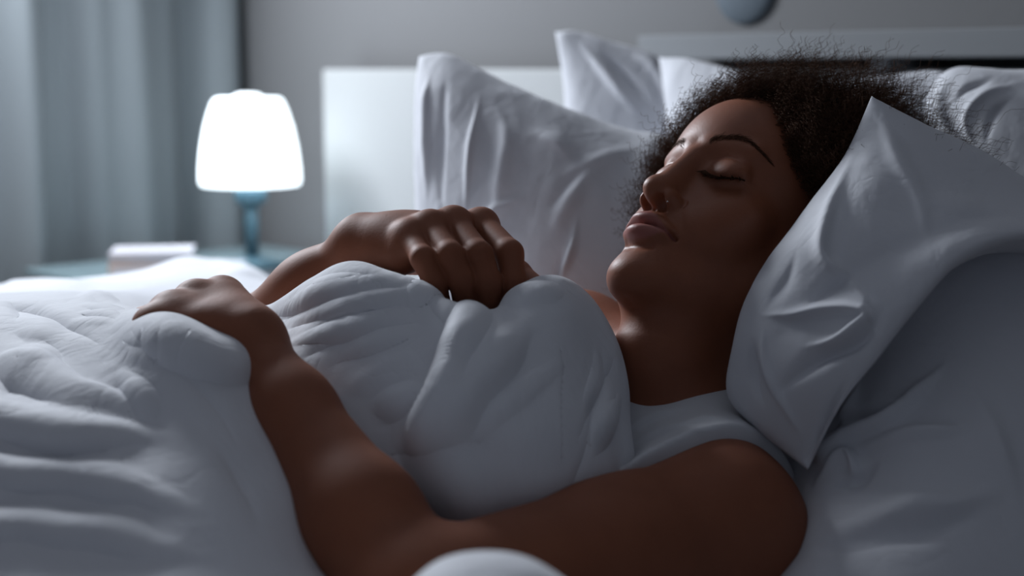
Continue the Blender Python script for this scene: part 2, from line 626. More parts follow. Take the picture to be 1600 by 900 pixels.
lips = U(6.0, [
    nose3,
    LEAF((0, -62.3, 88.0), (15.5, 7.2, 11.0)),
    LEAF((12, -64.0, 83.5), (12.0, 4.8, 7.5), rotz(-0.22)),
    LEAF((0, -73.3, 87.0), (14.0, 7.4, 11.0)),
    LEAF((11, -71.7, 83.5), (12.0, 5.6, 7.6), rotz(0.24)),
])
ear = D(3, U(4, [
    lips,
    LEAF((71, -10, -14), (5, 29, 16), rotx(0.12)),
    LEAF((72, 0, -18), (4, 20, 14)),
]), [(3, LEAF((78, -4, -12), (5, 16, 8)))])
HEAD_NODE = ear
# fine relief of the face: strokes seen from the front (x >= 0 is mirrored): polyline, width, depth (+ = groove), taper at (start, end)
STROKES = [
    ([(0, -68.2), (5, -67.4), (11, -67.2), (17, -68.0), (23.5, -68.9)], 1.1, 1.8, (0, 0)),      # between the lips
    ([(0, -68.2), (11, -67.2), (23, -68.8)], 2.6, 1.2, (0, 0)),
    ([(22.8, -68.6), (24.5, -69.6)], 2.2, 0.8, (0, 1)),
    ([(0, -56.9), (4.0, -55.2), (11, -58.0), (20, -64.6)], 1.2, -0.55, (0, 1)),                   # edge of the upper lip
    ([(0, -50.1), (0, -56.1)], 2.2, 1.1, (0, 0)),                                        # philtrum
    ([(4.3, -49.1), (4.3, -55.1)], 1.5, -0.5, (0, 0)),
    ([(0, -84.6), (9, -83.6), (16, -80.1)], 4.2, 1.8, (0, 1)),                                # under the lower lip
    ([(15.0, -1.5), (22, -4.8), (30, -6.6), (38, -6.0), (47.5, -3.0)], 1.0, 1.3, (0.5, 0.5)),     # closed lids
    ([(16.5, 3.5), (22, 9.0), (30, 11.4), (38, 10.4), (46.5, 4.5)], 1.5, 1.0, (1, 1)),           # fold of the upper lid
    ([(19, -10), (28, -14), (38, -13)], 3.0, 0.5, (1, 1)),
    ([(17.0, -34.5), (19.4, -39.5), (18.4, -46)], 1.7, 1.6, (1, 0.6)),                           # round the wing of the nose
    ([(19, -44), (25, -55), (29, -65)], 3.2, 0.7, (0.6, 1)),                                # nose to mouth
    ([(9.5, -36), (8.6, -45)], 2.0, 0.7, (1, 1)),
]


def seg_strokes(x, y, strokes):
    out = np.zeros_like(x)
    for pts, w, amp, tp in strokes:
        pts = np.array(pts, float)
        lo, hi = pts.min(0) - 3 * w, pts.max(0) + 3 * w
        m = (x > lo[0]) & (x < hi[0]) & (y > lo[1]) & (y < hi[1])
        if not m.any(): continue
        X, Y = x[m], y[m]
        L = np.r_[0, np.cumsum(np.linalg.norm(np.diff(pts, axis=0), axis=1))]
        bd = np.full(len(X), 1e9); bt = np.zeros(len(X))
        for i in range(len(pts) - 1):
            a, ab = pts[i], pts[i + 1] - pts[i]
            h = np.clip(((X - a[0]) * ab[0] + (Y - a[1]) * ab[1]) / (ab @ ab), 0, 1)
            d = (X - a[0] - h * ab[0]) ** 2 + (Y - a[1] - h * ab[1]) ** 2
            k = d < bd
            bd = np.where(k, d, bd); bt = np.where(k, (L[i] + h * (L[i + 1] - L[i])) / L[-1], bt)
        e = np.exp(-bd / w ** 2)
        t = np.ones_like(bt)
        if tp[0]: t *= np.clip(bt / (0.4 * tp[0]), 0, 1)
        if tp[1]: t *= np.clip((1 - bt) / (0.4 * tp[1]), 0, 1)
        out[m] += amp * e * t * (2 - t)
    return out


def head_field(p, c, R, mar):
    """p in world metres"""
    ch = w2h(c[None])[0]
    if np.linalg.norm(ch) > 165 + R * 1000 + 40: return None
    q = w2h(p)
    q[:, 0] = np.sqrt(q[:, 0] ** 2 + 0.6)
    ch = ch.copy(); ch[0] = abs(ch[0])
    v = ev(HEAD_NODE, q, ch, R * 1000, 45.0)
    if v is None: return None
    m = (q[:, 2] > 45) & (q[:, 0] < 60) & (q[:, 1] > -100) & (q[:, 1] < 24) & (np.abs(v) < 12)
    if m.any(): v[m] += seg_strokes(q[m, 0], q[m, 1], STROKES)
    return v * 0.001
# ---- neck, torso, arms and hands (metres, world)
S_NEAR = P(1128, 830, 0.985)
S_FAR = P(905, 545, 1.25)
NECK = P(1078, 605, 1.125)
ELB = P(652, 950, 0.845)
WR = P(392, 540, 0.985)
SH_MID = (S_NEAR + S_FAR) / 2
t_lat = norm(S_NEAR - S_FAR)
t_axis = norm(camdir(-0.90, -0.20, 0.15) - t_lat * (camdir(-0.90, -0.20, 0.15) @ t_lat))   # towards the feet
t_n = norm(np.cross(t_axis, t_lat))
if t_n[2] < 0: t_n = -t_n
TB = np.stack([t_axis, t_lat, t_n])

skull_base = h2w((0, -62, -12))
torso = U(0.045, [
    LEAF(SH_MID + t_axis * 0.17 - t_n * 0.035, (0.20, 0.150, 0.085), TB),
    LEAF(SH_MID + t_axis * 0.42 - t_n * 0.035, (0.20, 0.135, 0.085), TB),
    LEAF(NECK - t_n * 0.015, S_NEAR - t_n * 0.0, 0.045, 0.045),
    LEAF(NECK - t_n * 0.015, S_FAR, 0.045, 0.045),
    LEAF(SH_MID - t_n * 0.01 + t_axis * .03, SH_MID + t_axis * 0.16, 0.05, 0.06),
])
neck = U(0.03, [torso,
                LEAF(skull_base, NECK, 0.053, 0.056),
                LEAF(h2w((0, -80, 25)), h2w((0, -128, 14)), 0.030, 0.036)])
arm_near = U(0.018, [
    LEAF(S_NEAR, S_NEAR + (ELB - S_NEAR) * 0.4, 0.0575, 0.050),
    LEAF(S_NEAR + (ELB - S_NEAR) * 0.35, ELB, 0.050, 0.042),
    LEAF(ELB, ELB + (WR - ELB) * 0.30, 0.039, 0.0365),
    LEAF(ELB + (WR - ELB) * 0.30, ELB + (WR - ELB) * 0.72, 0.0365, 0.0268),
    LEAF(ELB + (WR - ELB) * 0.72, WR, 0.0262, 0.0210),
])


def finger(pts, radii, k=0.004):
    ch = [LEAF(pts[i], pts[i + 1], radii[i], radii[i + 1]) for i in range(len(pts) - 1)]
    return U(k, ch)


def hand(wrist, mcp, fingers, thumb, rw, palm, extra):
    """mcp: four knuckles, fingers: the joints after each knuckle"""
    rad = [(0.0106, 0.0101, 0.0097, 0.0088), (0.0106, 0.0101, 0.0097, 0.0088), (0.0102, 0.0097, 0.0093, 0.0085), (0.0094, 0.0087, 0.0084, 0.0076)]
    core = U(0.016, [LEAF(wrist, wrist + (m - wrist) * 0.45, rw, 0.0135) for m in mcp] +
             [LEAF(wrist + (m - wrist) * 0.4, m - palm * 0.003, 0.0135, 0.0110) for m in mcp] + extra)
    fs = []
    for i in range(4):
        pts = [mcp[i]] + fingers[i]
        fs.append(finger(pts, rad[i][:len(pts)]))
        fs.append(LEAF(mcp[i] + palm * 0.0005, mcp[i], 0.0108, 0.0108))
    web = U(0.0025, fs[0::2])
    kn = U(0.003, [fs[i] for i in (1, 3, 5, 7)])
    h = U(0.010, [core, web])
    h = U(0.009, [h, kn])
    th = finger(thumb, (0.0150, 0.0112, 0.0100, 0.0078)[:len(thumb)], 0.006)
    return U(0.006, [h, th])


# left hand (near the viewer), knuckles up, fingers hooked into the duvet
m_near = [P(347, 463, 1.040), P(304, 467, 1.022), P(268, 487, 1.003), P(240, 510, 0.985)]
f_near = [
    [P(296, 478, 1.085), P(288, 510, 1.085), P(300, 530, 1.07)],
    [P(256, 482, 1.072), P(246, 512, 1.078), P(262, 534, 1.06)],
    [P(226, 500, 1.050), P(218, 526, 1.050), P(236, 548, 1.04)],
    [P(212, 522, 1.016), P(208, 542, 1.015), P(226, 560, 1.01)],
]
hand_near = hand(WR + (P(350, 500, 1.01) - WR) * 0.1, m_near, f_near,
                 [P(378, 505, 1.015), P(366, 490, 1.06), P(335, 500, 1.09), P(308, 520, 1.09)], 0.0195, t_n,
                 [LEAF(P(345, 530, 0.985), P(262, 522, 0.98), 0.0165, 0.0125), LEAF(P(345, 472, 1.03), P(268, 497, 1.0), 0.013, 0.013), LEAF(P(275, 500, 0.995), P(244, 516, 0.985), 0.012, 0.011),
                  LEAF(P(385, 512, 1.0), P(352, 470, 1.035), 0.015, 0.011)])
# right hand (far side), lying on the chest, fingers bent over the edge of the duvet
W2 = P(572, 388, 1.105)
E2 = P(262, 640, 1.22)
m_far = [P(752, 351, 1.092), P(709, 349, 1.076), P(672, 356, 1.066), P(641, 371, 1.060)]
f_far = [
    [P(796, 396, 1.046), P(802, 440, 1.040), P(790, 482, 1.052)],
    [P(748, 398, 1.034), P(762, 440, 1.030), P(765, 480, 1.044)],
    [P(704, 399, 1.027), P(721, 438, 1.026), P(727, 476, 1.040)],
    [P(661, 404, 1.026), P(679, 440, 1.026), P(688, 474, 1.038)],
]
hand_far = hand(W2, m_far, f_far,
                [P(640, 400, 1.12), P(740, 410, 1.11), P(808, 428, 1.085), P(846, 454, 1.06)], 0.0205, t_n,
                [LEAF(P(590, 398, 1.095), P(632, 400, 1.060), 0.0185, 0.0135),
                 LEAF(P(640, 385, 1.10), P(720, 378, 1.10), 0.015, 0.013)])
arm_far = U(0.03, [
    LEAF(E2, E2 + (W2 - E2) * 0.35, 0.037, 0.036),
    LEAF(E2 + (W2 - E2) * 0.35, E2 + (W2 - E2) * 0.75, 0.036, 0.026),
    LEAF(E2 + (W2 - E2) * 0.75, W2, 0.026, 0.0205),
    LEAF(S_FAR, E2, 0.045, 0.038),
])
BODY = U(0.012, [U(0.030, [neck, arm_near, arm_far]), hand_near, hand_far])
BODY_NOSHIRT = BODY
# creases over the finger joints and at the wrist come from small cuts
cuts = []
for mm, ff in ((m_far, f_far), (m_near, f_near)):
    for i in range(3):
        a, b = np.array(mm[i]), np.array(mm[i + 1])
        a2, b2 = np.array(ff[i][0]), np.array(ff[i + 1][0])
        v = (a + b) / 2; w = (a2 + b2) / 2
        cuts.append((0.005, LEAF(v * 0.45 + w * 0.55 + t_n * 0.012, w + t_n * 0.0135, 0.001, 0.0018)))
BODY = D(0.005, BODY, cuts)


def body_field(p, c, R, mar=0.03):
    hv = head_field(p, c, R, mar)
    bv = ev(BODY, p, c, R, 0.06)
    v = smin(hv, bv, 0.022)
    if v is None: return None
    return v


def plane_from(a, b, c, side):
    n = norm(np.cross(b - a, c - a))
    if (side - a) @ n < 0: n = -n
    return a, n       # positive towards side


# shirt: the trunk and shoulder a few millimetres outwards, cut at the neckline and the sleeve hem
nl_a, nl_n = plane_from(P(955, 634, 1.03), P(1120, 616, 1.04), P(925, 545, 1.26), h2w((0, 0, 0)))
sl_a, sl_n = plane_from(P(900, 757, 0.952), P(1100, 702, 0.985), P(1255, 785, 1.015), CAM)
SHIRT = U(0.04, [torso, LEAF(S_NEAR, S_NEAR + (ELB - S_NEAR) * 0.4, 0.0575, 0.050), LEAF(S_FAR, S_FAR + (E2 - S_FAR) * 0.3, 0.046, 0.044)])
SH_STR = [([(960, 760), (1010, 705), (1080, 672), (1160, 664), (1215, 690)], 7, 0.0035, (1, 1)),
          ([(975, 700), (1030, 668), (1100, 650), (1180, 655)], 6, 0.003, (1, 1)),
          ([(985, 740), (1020, 712), (1070, 690)], 5, 0.002, (1, 1)),
          ([(1140, 622), (1180, 640), (1215, 668)], 6, 0.003, (1, 1)),
          ([(960, 680), (1020, 645), (1090, 634)], 6, 0.002, (1, 1))]


def shirt_field(p, c, R, mar=0.03):
    v = ev(SHIRT, p, c, R, 0.08)
    if v is None: return None
    v = v - 0.0055
    q = p - CAM
    d = q @ AX_F
    v = v - seg_strokes(800 + FPX * (q @ AX_R) / d, 450 - FPX * (q @ AX_U) / d, SH_STR)
    v = smax(v, (p - nl_a) @ nl_n - 0.0, 0.004)
    v = smax(v, (p - sl_a) @ sl_n, 0.004)
    return smax(v, (p - SH_MID) @ t_axis - 0.33, 0.004)
# ------------------------------------------------------------------ person object
skin, nt, b = material('skin', (0.235, 0.092, 0.048), 0.56, 0.32)
n1 = noise(nt, 30.0, 4.0, 0.6)
col = mix_color(nt, n1, (0.205, 0.064, 0.031), (0.290, 0.102, 0.052))
# lips: natural lip colour, by place on the head
at_lip = nt.nodes.new('ShaderNodeAttribute'); at_lip.attribute_name = 'lip'
col = mix_color(nt, at_lip.outputs['Fac'], col, (0.31, 0.108, 0.088))
nt.links.new(col, b.inputs['Base Color'])
at_f = nt.nodes.new('ShaderNodeAttribute'); at_f.attribute_name = 'face'
mr = nt.nodes.new('ShaderNodeMapRange'); nt.links.new(at_f.outputs['Fac'], mr.inputs[0])
mr.inputs[3].default_value = 0.66; mr.inputs[4].default_value = 0.46
nt.links.new(mr.outputs[0], b.inputs['Roughness'])
b.inputs['Subsurface Weight'].default_value = 0.12
b.inputs['Subsurface Radius'].default_value = (0.010, 0.004, 0.002)
b.inputs['Subsurface Scale'].default_value = 0.5
b.inputs['Coat Weight'].default_value = 0.04
b.inputs['Coat Roughness'].default_value = 0.4
bump(nt, b, noise(nt, 420.0, 3.0, 0.6), 0.25, 0.0006)
bump(nt, b, noise(nt, 1400.0, 2.0, 0.6), 0.25, 0.0003)

VOX = 0.00115
pts_all = np.array([HO, S_NEAR, S_FAR, ELB, WR, W2, E2] + m_near + [f for ff in f_near for f in ff] + [SH_MID + t_axis * 0.5])
lo = pts_all.min(0) - 0.08; hi = pts_all.max(0) + 0.08
hi = np.maximum(hi, HO + 0.17)
bv_, bq_ = surface_net(body_field, lo, hi, VOX)
bv_ = relax(bv_, bq_, 2, 0.4)
person = link_mesh('person', bv_, bq_, skin)
tag(person, 'person in white t-shirt sleeping on their back, both hands on the duvet', 'person')
hp = w2h(bv_)
up_ = np.interp(np.abs(hp[:, 0]), [0, 4.3, 11, 20, 24.5], [-57.5, -56.0, -59, -65.4, -69.5])
dn_ = np.interp(np.abs(hp[:, 0]), [0, 8, 16, 24.5], [-81.5, -80.4, -76.5, -69.8])
mid_ = (up_ + dn_) / 2; half_ = np.maximum((up_ - dn_) / 2, 0.01)
lipw = np.clip((1.0 - np.abs(hp[:, 1] - mid_) / half_) * half_ / 1.6, 0, 1) * (hp[:, 2] > 70) * (np.abs(hp[:, 0]) < 24.5)
at = person.data.attributes.new('lip', 'FLOAT', 'POINT')
at.data.foreach_set('value', lipw.astype(np.float32))
at = person.data.attributes.new('face', 'FLOAT', 'POINT')
at.data.foreach_set('value', np.clip(1.6 - np.linalg.norm(hp - np.array([0, -20, 40]), axis=1) / 110, 0, 1).astype(np.float32))

cotton, nt, b = material('cotton_jersey', (0.60, 0.61, 0.64), 0.85, 0.1)
bump(nt, b, noise(nt, 900.0, 2.0, 0.6), 0.35, 0.0005)
slo = np.minimum(S_NEAR, S_FAR) - 0.12; shi = np.maximum(S_NEAR, S_FAR) + 0.12
slo = np.minimum(slo, SH_MID + t_axis * 0.33 - 0.2); 
sv, sq = surface_net(shirt_field, slo, shi, 0.0022)
shirt = link_mesh('t_shirt', relax(sv, sq, 3, 0.5), sq, cotton, person)


def tubes(name, curves, radii, mat, parent, sides=3):
    """many thin tubes in one mesh. curves (N, K, 3), radii (N, K)"""
    N, K, _ = curves.shape
    T = np.gradient(curves, axis=1)
    T /= np.linalg.norm(T, axis=2, keepdims=True) + 1e-12
    ref = np.array([0.37, 0.61, 0.70])
    A = np.cross(T, ref); A /= np.linalg.norm(A, axis=2, keepdims=True) + 1e-12
    Bn = np.cross(T, A)
    ang = np.arange(sides) * 2 * PI / sides
    V = curves[:, :, None, :] + radii[:, :, None, None] * (np.cos(ang)[None, None, :, None] * A[:, :, None, :] + np.sin(ang)[None, None, :, None] * Bn[:, :, None, :])
    idx = np.arange(N * K * sides).reshape(N, K, sides)
    a = idx[:, :-1, :]; bq = idx[:, 1:, :]
    F = np.stack([a, np.roll(a, -1, 2), np.roll(bq, -1, 2), bq], -1).reshape(-1, 4)
    return link_mesh(name, V.reshape(-1, 3), F, mat, parent)


def head_surface(pts, iters=6):
    """push points given in head mm on to the skin, from the front"""
    w = h2w(pts)
    n = HB[2]
    for _ in range(iters):
        v = head_field(w, HO, 0.3, 0.2)
        w = w - 0.8 * v[:, None] * n
    return w


hair_mat, nt, b = material('dark_hair', (0.075, 0.036, 0.021), 0.75, 0.08)
b.inputs['Coat Weight'].default_value = 0.0

# eyebrows
for sgn in (1, -1):
    N = 340
    t = rng.rand(N)
    u = rng.randn(N) * 0.5
    x = 12.5 + 41 * t
    y = 20.5 + 8.5 * np.sin(np.clip(t / 0.62, 0, 1) * PI / 2) - 12.0 * np.clip(t - 0.60, 0, 1) ** 1.3 * 2
    wd = 4.0 * np.clip(1.15 - t, 0.15, 1)
    y = y + np.clip(u, -1, 1) * wd
    p0 = np.stack([sgn * x, y, np.full(N, 88.0) - 20 * t ** 2], 1)
    s0 = head_surface(p0, 10)
    dr = np.stack([sgn * (0.7 + 0.6 * t), 0.75 - 1.2 * t, 0.25 + 0 * t], 1) + rng.randn(N, 3) * 0.16
    L = (4.2 - 1.2 * t)[:, None]
    p1 = head_surface(w2h(s0) + dr * L * np.array([1, 1, 0]), 8)
    mid = (s0 + p1) / 2
    cv = np.stack([s0, mid + HB[2] * 0.0008, p1 + HB[2] * 0.0006], 1)
    rr = np.tile(np.array([0.00012, 0.00011, 0.00005]), (N, 1))
    tubes('eyebrow', cv, rr, hair_mat, person)
    # lashes along the closed lids
    N = 130
    t = np.linspace(0.03, 1, N)
    x = np.interp(t, [0, .25, .5, .75, 1], [15.0, 22, 30, 38, 47.5])
    y = np.interp(t, [0, .25, .5, .75, 1], [-1.5, -4.8, -6.6, -6.0, -3.0])
    p0 = np.stack([sgn * x, y, np.full(N, 82.0)], 1)
    s0 = head_surface(p0, 10)
    L = (7.5 + 4.0 * t)[:, None] * (1 + 0.15 * rng.randn(N, 1))
    dr = np.stack([sgn * (-0.25 + 0.9 * t), -0.75 + 0 * t, 0.65 + 0 * t], 1) + rng.randn(N, 3) * 0.09
    dr /= np.linalg.norm(dr, axis=1, keepdims=True)
    k = np.array([0, .35, .7, 1.0])
    cv = s0[:, None] + (dr[:, None, :] * (L * 0.001)[:, :, None] * k[None, :, None] * HEAD_S) @ HB + (np.array([0, 0.0016, 0]) @ HB)[None, None] * (k ** 2)[None, :, None]
    rr = np.tile(np.array([0.00065, 0.00055, 0.00034, 0.00010]), (N, 1))
    tubes('eyelashes', cv, rr, hair_mat, person)

# small silver bead on the wing of the nose
sv_ = head_surface(np.array([[14.5, -46.5, 92.0]]), 10)[0]
silver, nt, b = material('silver', (0.8, 0.8, 0.8), 0.2, 0.5, 1.0)
bm_ = bpy.data.meshes.new('nose_bead')
import bmesh
bm = bmesh.new(); bmesh.ops.create_uvsphere(bm, u_segments=16, v_segments=10, radius=0.0007); bm.to_mesh(bm_); bm.free()
bm_.materials.append(silver)
bm_.polygons.foreach_set('use_smooth', np.ones(len(bm_.polygons), bool))
bead = bpy.data.objects.new('nose_bead', bm_); C.objects.link(bead); bead.location = sv_; bead.parent = person
bead['label'] = 'tiny silver bead on the wing of the nose'

# afro: curly strands rooted on the scalp, over a core painted dark as shade between them
HN = 18000


def scalp_ok(d):
    """d: unit directions in head frame from (0,20,-10); True where hair grows"""
    x, y, z = d[:, 0], d[:, 1], d[:, 2]
    line = 0.47 + 0.0 * x - 0.62 * np.clip(np.abs(x) - 0.30, 0, 1) * 1.5
    front = (z > 0.05) & (y < line)
    low = (y < -0.50 + 0.15 * (z < 0)) | ((z > 0.1) & (y < -0.12))
    ear_ = (np.abs(x) > 0.75) & (y < -0.12) & (z > -0.15)
    return ~(front | low | ear_)


dirs = rng.randn(HN * 3, 3); dirs /= np.linalg.norm(dirs, axis=1, keepdims=True)
dirs = dirs[scalp_ok(dirs)][:HN]
N = len(dirs)
ctr = np.array([0, 22, -12.0])
rad_ = 1.0 / np.sqrt((dirs[:, 0] / 72) ** 2 + (dirs[:, 1] / 84) ** 2 + (dirs[:, 2] / 97) ** 2)
roots = ctr + dirs * rad_[:, None] * 0.985
nrm = dirs / np.array([72, 84, 97.0]) ** 2; nrm /= np.linalg.norm(nrm, axis=1, keepdims=True)
frontness = np.clip((dirs[:, 2] + 0.25) / 1.0, 0, 1)
full = 88 - 52 * frontness ** 1.2
clump = (np.sin(dirs[:, 0] * 17 + 1.3) * np.sin(dirs[:, 1] * 15 + 0.4) + np.sin(dirs[:, 1] * 23 + dirs[:, 2] * 9) * np.sin(dirs[:, 0] * 21 - dirs[:, 2] * 7) + 0.7 * np.sin(dirs[:, 2] * 37 + dirs[:, 0] * 29) * np.sin(dirs[:, 1] * 33))
Lh = full * (0.86 + 0.20 * rng.rand(N) ** 2) * (1 + 0.12 * clump)
start = np.where(frontness > 0.8, 0, 0.42 * (1 - frontness)) * Lh * rng.rand(N) ** 0.5
roots = roots + nrm * start[:, None]
Lh = Lh - start
K = 40
s = np.linspace(0, 1, K)
bend = rng.randn(N, 3) * 0.40 + np.array([0, 0.45, -0.25])
pl = np.cross(nrm, rng.randn(N, 3)); pl /= np.linalg.norm(pl, axis=1, keepdims=True); pq = np.cross(nrm, pl)
turns = 6.5 + 3.5 * rng.rand(N); ph = rng.rand(N) * 2 * PI
cr = 1.5 + 1.3 * rng.rand(N)
th = 2 * PI * turns[:, None] * s[None] + ph[:, None]
base_c = roots[:, None] + nrm[:, None] * (Lh[:, None] * s[None])[..., None] + bend[:, None] * (Lh[:, None] * s[None] ** 2)[..., None] * 0.45
amp = cr[:, None] * np.clip(s * 5, 0, 1)[None]
cv = base_c + amp[..., None] * (np.cos(th)[..., None] * pl[:, None] + np.sin(th)[..., None] * pq[:, None])
cvw = h2w(cv.reshape(-1, 3)).reshape(N, K, 3)
rr = np.tile(np.linspace(0.00022, 0.00012, K), (N, 1))
hair = tubes('hair', cvw, rr, hair_mat, person)
# core under the strands, coloured near black to put shade in the gaps
core_r = lambda d: (88 - 52 * np.clip((d[:, 2] + 0.25) / 1.0, 0, 1) ** 1.2) * (0.52 + 0.10 * np.sin(d[:, 0] * 17 + 1.3) * np.sin(d[:, 1] * 15 + 0.4) + 0.08 * np.sin(d[:, 0] * 41) * np.sin(d[:, 1] * 43 + 1) + 0.05 * np.sin(d[:, 2] * 63 + d[:, 0] * 50))
gu = 160; gv = 120
uu, vv = np.meshgrid(np.linspace(0, 2 * PI, gu, endpoint=False), np.linspace(0.02, PI - 0.02, gv))
dd = np.stack([np.sin(vv) * np.cos(uu), np.cos(vv), np.sin(vv) * np.sin(uu)], -1).reshape(-1, 3)
ok = scalp_ok(dd)
# the core thins out to nothing before the hairline
lift = core_r(dd)
edge = np.ones(len(dd))
for _k in range(10):
    o = dd + rng.randn(len(dd), 3) * 0.10; o /= np.linalg.norm(o, axis=1, keepdims=True)
    edge = np.minimum(edge, scalp_ok(o))
okg = edge.reshape(gv, gu).astype(float)
for _k in range(6):
    okg = (okg + np.roll(okg, 1, 0) + np.roll(okg, -1, 0) + np.roll(okg, 1, 1) + np.roll(okg, -1, 1)) / 5
rr_ = 1.0 / np.sqrt((dd[:, 0] / 72) ** 2 + (dd[:, 1] / 84) ** 2 + (dd[:, 2] / 97) ** 2)
lift = np.where(okg.ravel() > 0.3, lift * np.clip(okg.ravel() * 1.4 - 0.4, 0, 1), 0) - 1.2
cp = h2w(ctr + dd * (rr_ + lift)[:, None])
gi = np.arange(gu * gv).reshape(gv, gu)
F = np.stack([gi[:-1], np.roll(gi, -1, 1)[:-1], np.roll(gi, -1, 1)[1:], gi[1:]], -1)
keep = (okg[:-1] > 0.3) & (okg[1:] > 0.3)
core_shade_mat, nt, b = material('hair_gap_shade', (0.012, 0.008, 0.006), 0.9, 0.1)
F = F[keep]
link_mesh('hair_shade_core', cp, F.reshape(-1, 4), core_shade_mat, hair)
# ------------------------------------------------------------------ cloth surfaces

def cr_interp(a, n):
    """Catmull-Rom along axis 0, n samples"""
    m = a.shape[0]
    x = np.linspace(0, m - 1, n)
    i = np.clip(x.astype(int), 0, m - 2)
    t = (x - i).reshape((-1,) + (1,) * (a.ndim - 1))
    e = np.concatenate([2 * a[:1] - a[1:2], a, 2 * a[-1:] - a[-2:-1]])
    p0, p1, p2, p3 = e[i], e[i + 1], e[i + 2], e[i + 3]
    return 0.5 * (2 * p1 + (p2 - p0) * t + (2 * p0 - 5 * p1 + 4 * p2 - p3) * t ** 2 + (3 * p1 - p0 - 3 * p2 + p3) * t ** 3)


def world_pts(c):
    c = np.array(c, float)
    return CAM + c[..., 2:3] * (AX_F + (c[..., 0:1] - 800) / FPX * AX_R + (450 - c[..., 1:2]) / FPX * AX_U)


def grid_normals(G):
    du = np.gradient(G, axis=0); dv = np.gradient(G, axis=1)
    n = np.cross(du, dv)
    n /= np.linalg.norm(n, axis=2, keepdims=True) + 1e-12
    if (n[..., :] @ (-AX_F)).mean() < 0: n = -n
    return n


def smooth_line(pts, n=9):
    p = cr_interp(np.array(pts, float), (len(pts) - 1) * 7 + 1)
    return p


def cloth_strokes(x, y, strokes, seed=0):
    """folds: (polyline, width, height, taper[, lean]); crisp on one side, soft on the other"""
    out = np.zeros_like(x)
    r_ = np.random.RandomState(seed + 77)
    for st in strokes:
        pts, w, amp, tp = st[:4]
        lean = st[4] if len(st) > 4 else r_.uniform(-0.45, 0.45)
        p = smooth_line(pts)
        L = np.r_[0, np.cumsum(np.linalg.norm(np.diff(p, axis=0), axis=1))]
        p = p + np.stack([np.sin(L / 23 + r_.rand() * 6), np.sin(L / 19 + r_.rand() * 6)], 1) * w * 0.10
        lo, hi = p.min(0) - 4 * w, p.max(0) + 4 * w
        m = (x > lo[0]) & (x < hi[0]) & (y > lo[1]) & (y < hi[1])
        if not m.any(): continue
        X, Y = x[m], y[m]
        bd = np.full(len(X), 1e9); bt = np.zeros(len(X)); sg = np.zeros(len(X))
        for i in range(len(p) - 1):
            a, ab = p[i], p[i + 1] - p[i]
            h = np.clip(((X - a[0]) * ab[0] + (Y - a[1]) * ab[1]) / (ab @ ab + 1e-9), 0, 1)
            dx = X - a[0] - h * ab[0]; dy = Y - a[1] - h * ab[1]
            d = dx * dx + dy * dy
            k = d < bd
            bd = np.where(k, d, bd); bt = np.where(k, (L[i] + h * (L[i + 1] - L[i])) / L[-1], bt)
            sg = np.where(k, np.sign(ab[0] * dy - ab[1] * dx), sg)
        t0 = np.clip(bt / (0.5 * tp[0]), 0, 1) if tp[0] else 1.0
        t1 = np.clip((1 - bt) / (0.5 * tp[1]), 0, 1) if tp[1] else 1.0
        e0 = np.sin(np.minimum(t0, t1) * PI / 2) ** 2 if (tp[0] or tp[1]) else 1.0
        ww = w * (0.5 + 0.5 * e0) * (1 + lean * sg * e0)
        d = np.sqrt(bd) / ww
        prof = 1.0 / (1.0 + d ** 2.4) ** 1.5
        out[m] += amp * e0 * prof
    return out


def fan(a, b_, n, w, amp, seed=0, taper=(1, 1), jit=0.25):
    """n folds spread between two guide lines, heights and lengths uneven, alternately up and down"""
    r_ = np.random.RandomState(seed)
    a = smooth_line(a); b_ = smooth_line(b_)
    k = np.linspace(0, 1, 7)
    A = np.stack([np.interp(k, np.linspace(0, 1, len(a)), a[:, i]) for i in (0, 1)], 1)
    B_ = np.stack([np.interp(k, np.linspace(0, 1, len(b_)), b_[:, i]) for i in (0, 1)], 1)
    out = []
    for i in range(n):
        f = (i + 0.5 + r_.uniform(-jit, jit)) / n
        p = A * (1 - f) + B_ * f
        s0 = int(r_.rand() * 2); s1 = 7 - int(r_.rand() * 2.5)
        out.append((p[s0:s1].tolist(), w * r_.uniform(0.7, 1.4), amp * r_.uniform(0.5, 1.25) * (1 if i % 2 == 0 else -0.8), taper))
    return out


def fold(G, strokes, seed=0, wr=0.0, wf=3.0, aniso=(1, 1)):
    """raise and lower the cloth along its folds"""
    q = G - CAM
    d = q @ AX_F
    px = 800 + FPX * (q @ AX_R) / d; py = 450 - FPX * (q @ AX_U) / d
    n = grid_normals(G)
    h = cloth_strokes(px.ravel(), py.ravel(), strokes, seed).reshape(px.shape)
    if wr:
        r_ = np.random.RandomState(seed)
        for k in range(22):
            f = wf * (1.35 ** (k % 7)); th = r_.rand() * PI; ph = r_.rand() * 6.3
            ax = np.array([math.cos(th), math.sin(th), r_.randn() * 0.5]); bx_ = np.array([ax[1], -ax[0], 0.3])
            s_ = (G @ ax) * f * 2 * PI + ph + 1.8 * np.sin((G @ bx_) * f * 2.3 + ph)
            msk = 0.5 + 0.5 * np.sin((G @ ax[[1, 2, 0]]) * f * 2.1 + ph * 2) * np.sin((G @ bx_) * f * 1.7 + ph * 3)
            h = h + wr / (1.35 ** (k % 7)) * (1 - np.abs(np.sin(s_))) ** 1.6 * 0.45 * msk
    return G + n * h[..., None]


def grid_mesh(G):
    a, b_ = G.shape[:2]
    i = np.arange(a * b_).reshape(a, b_)
    F = np.stack([i[:-1, :-1], i[:-1, 1:], i[1:, 1:], i[1:, :-1]], -1).reshape(-1, 4)
    return G.reshape(-1, 3), F


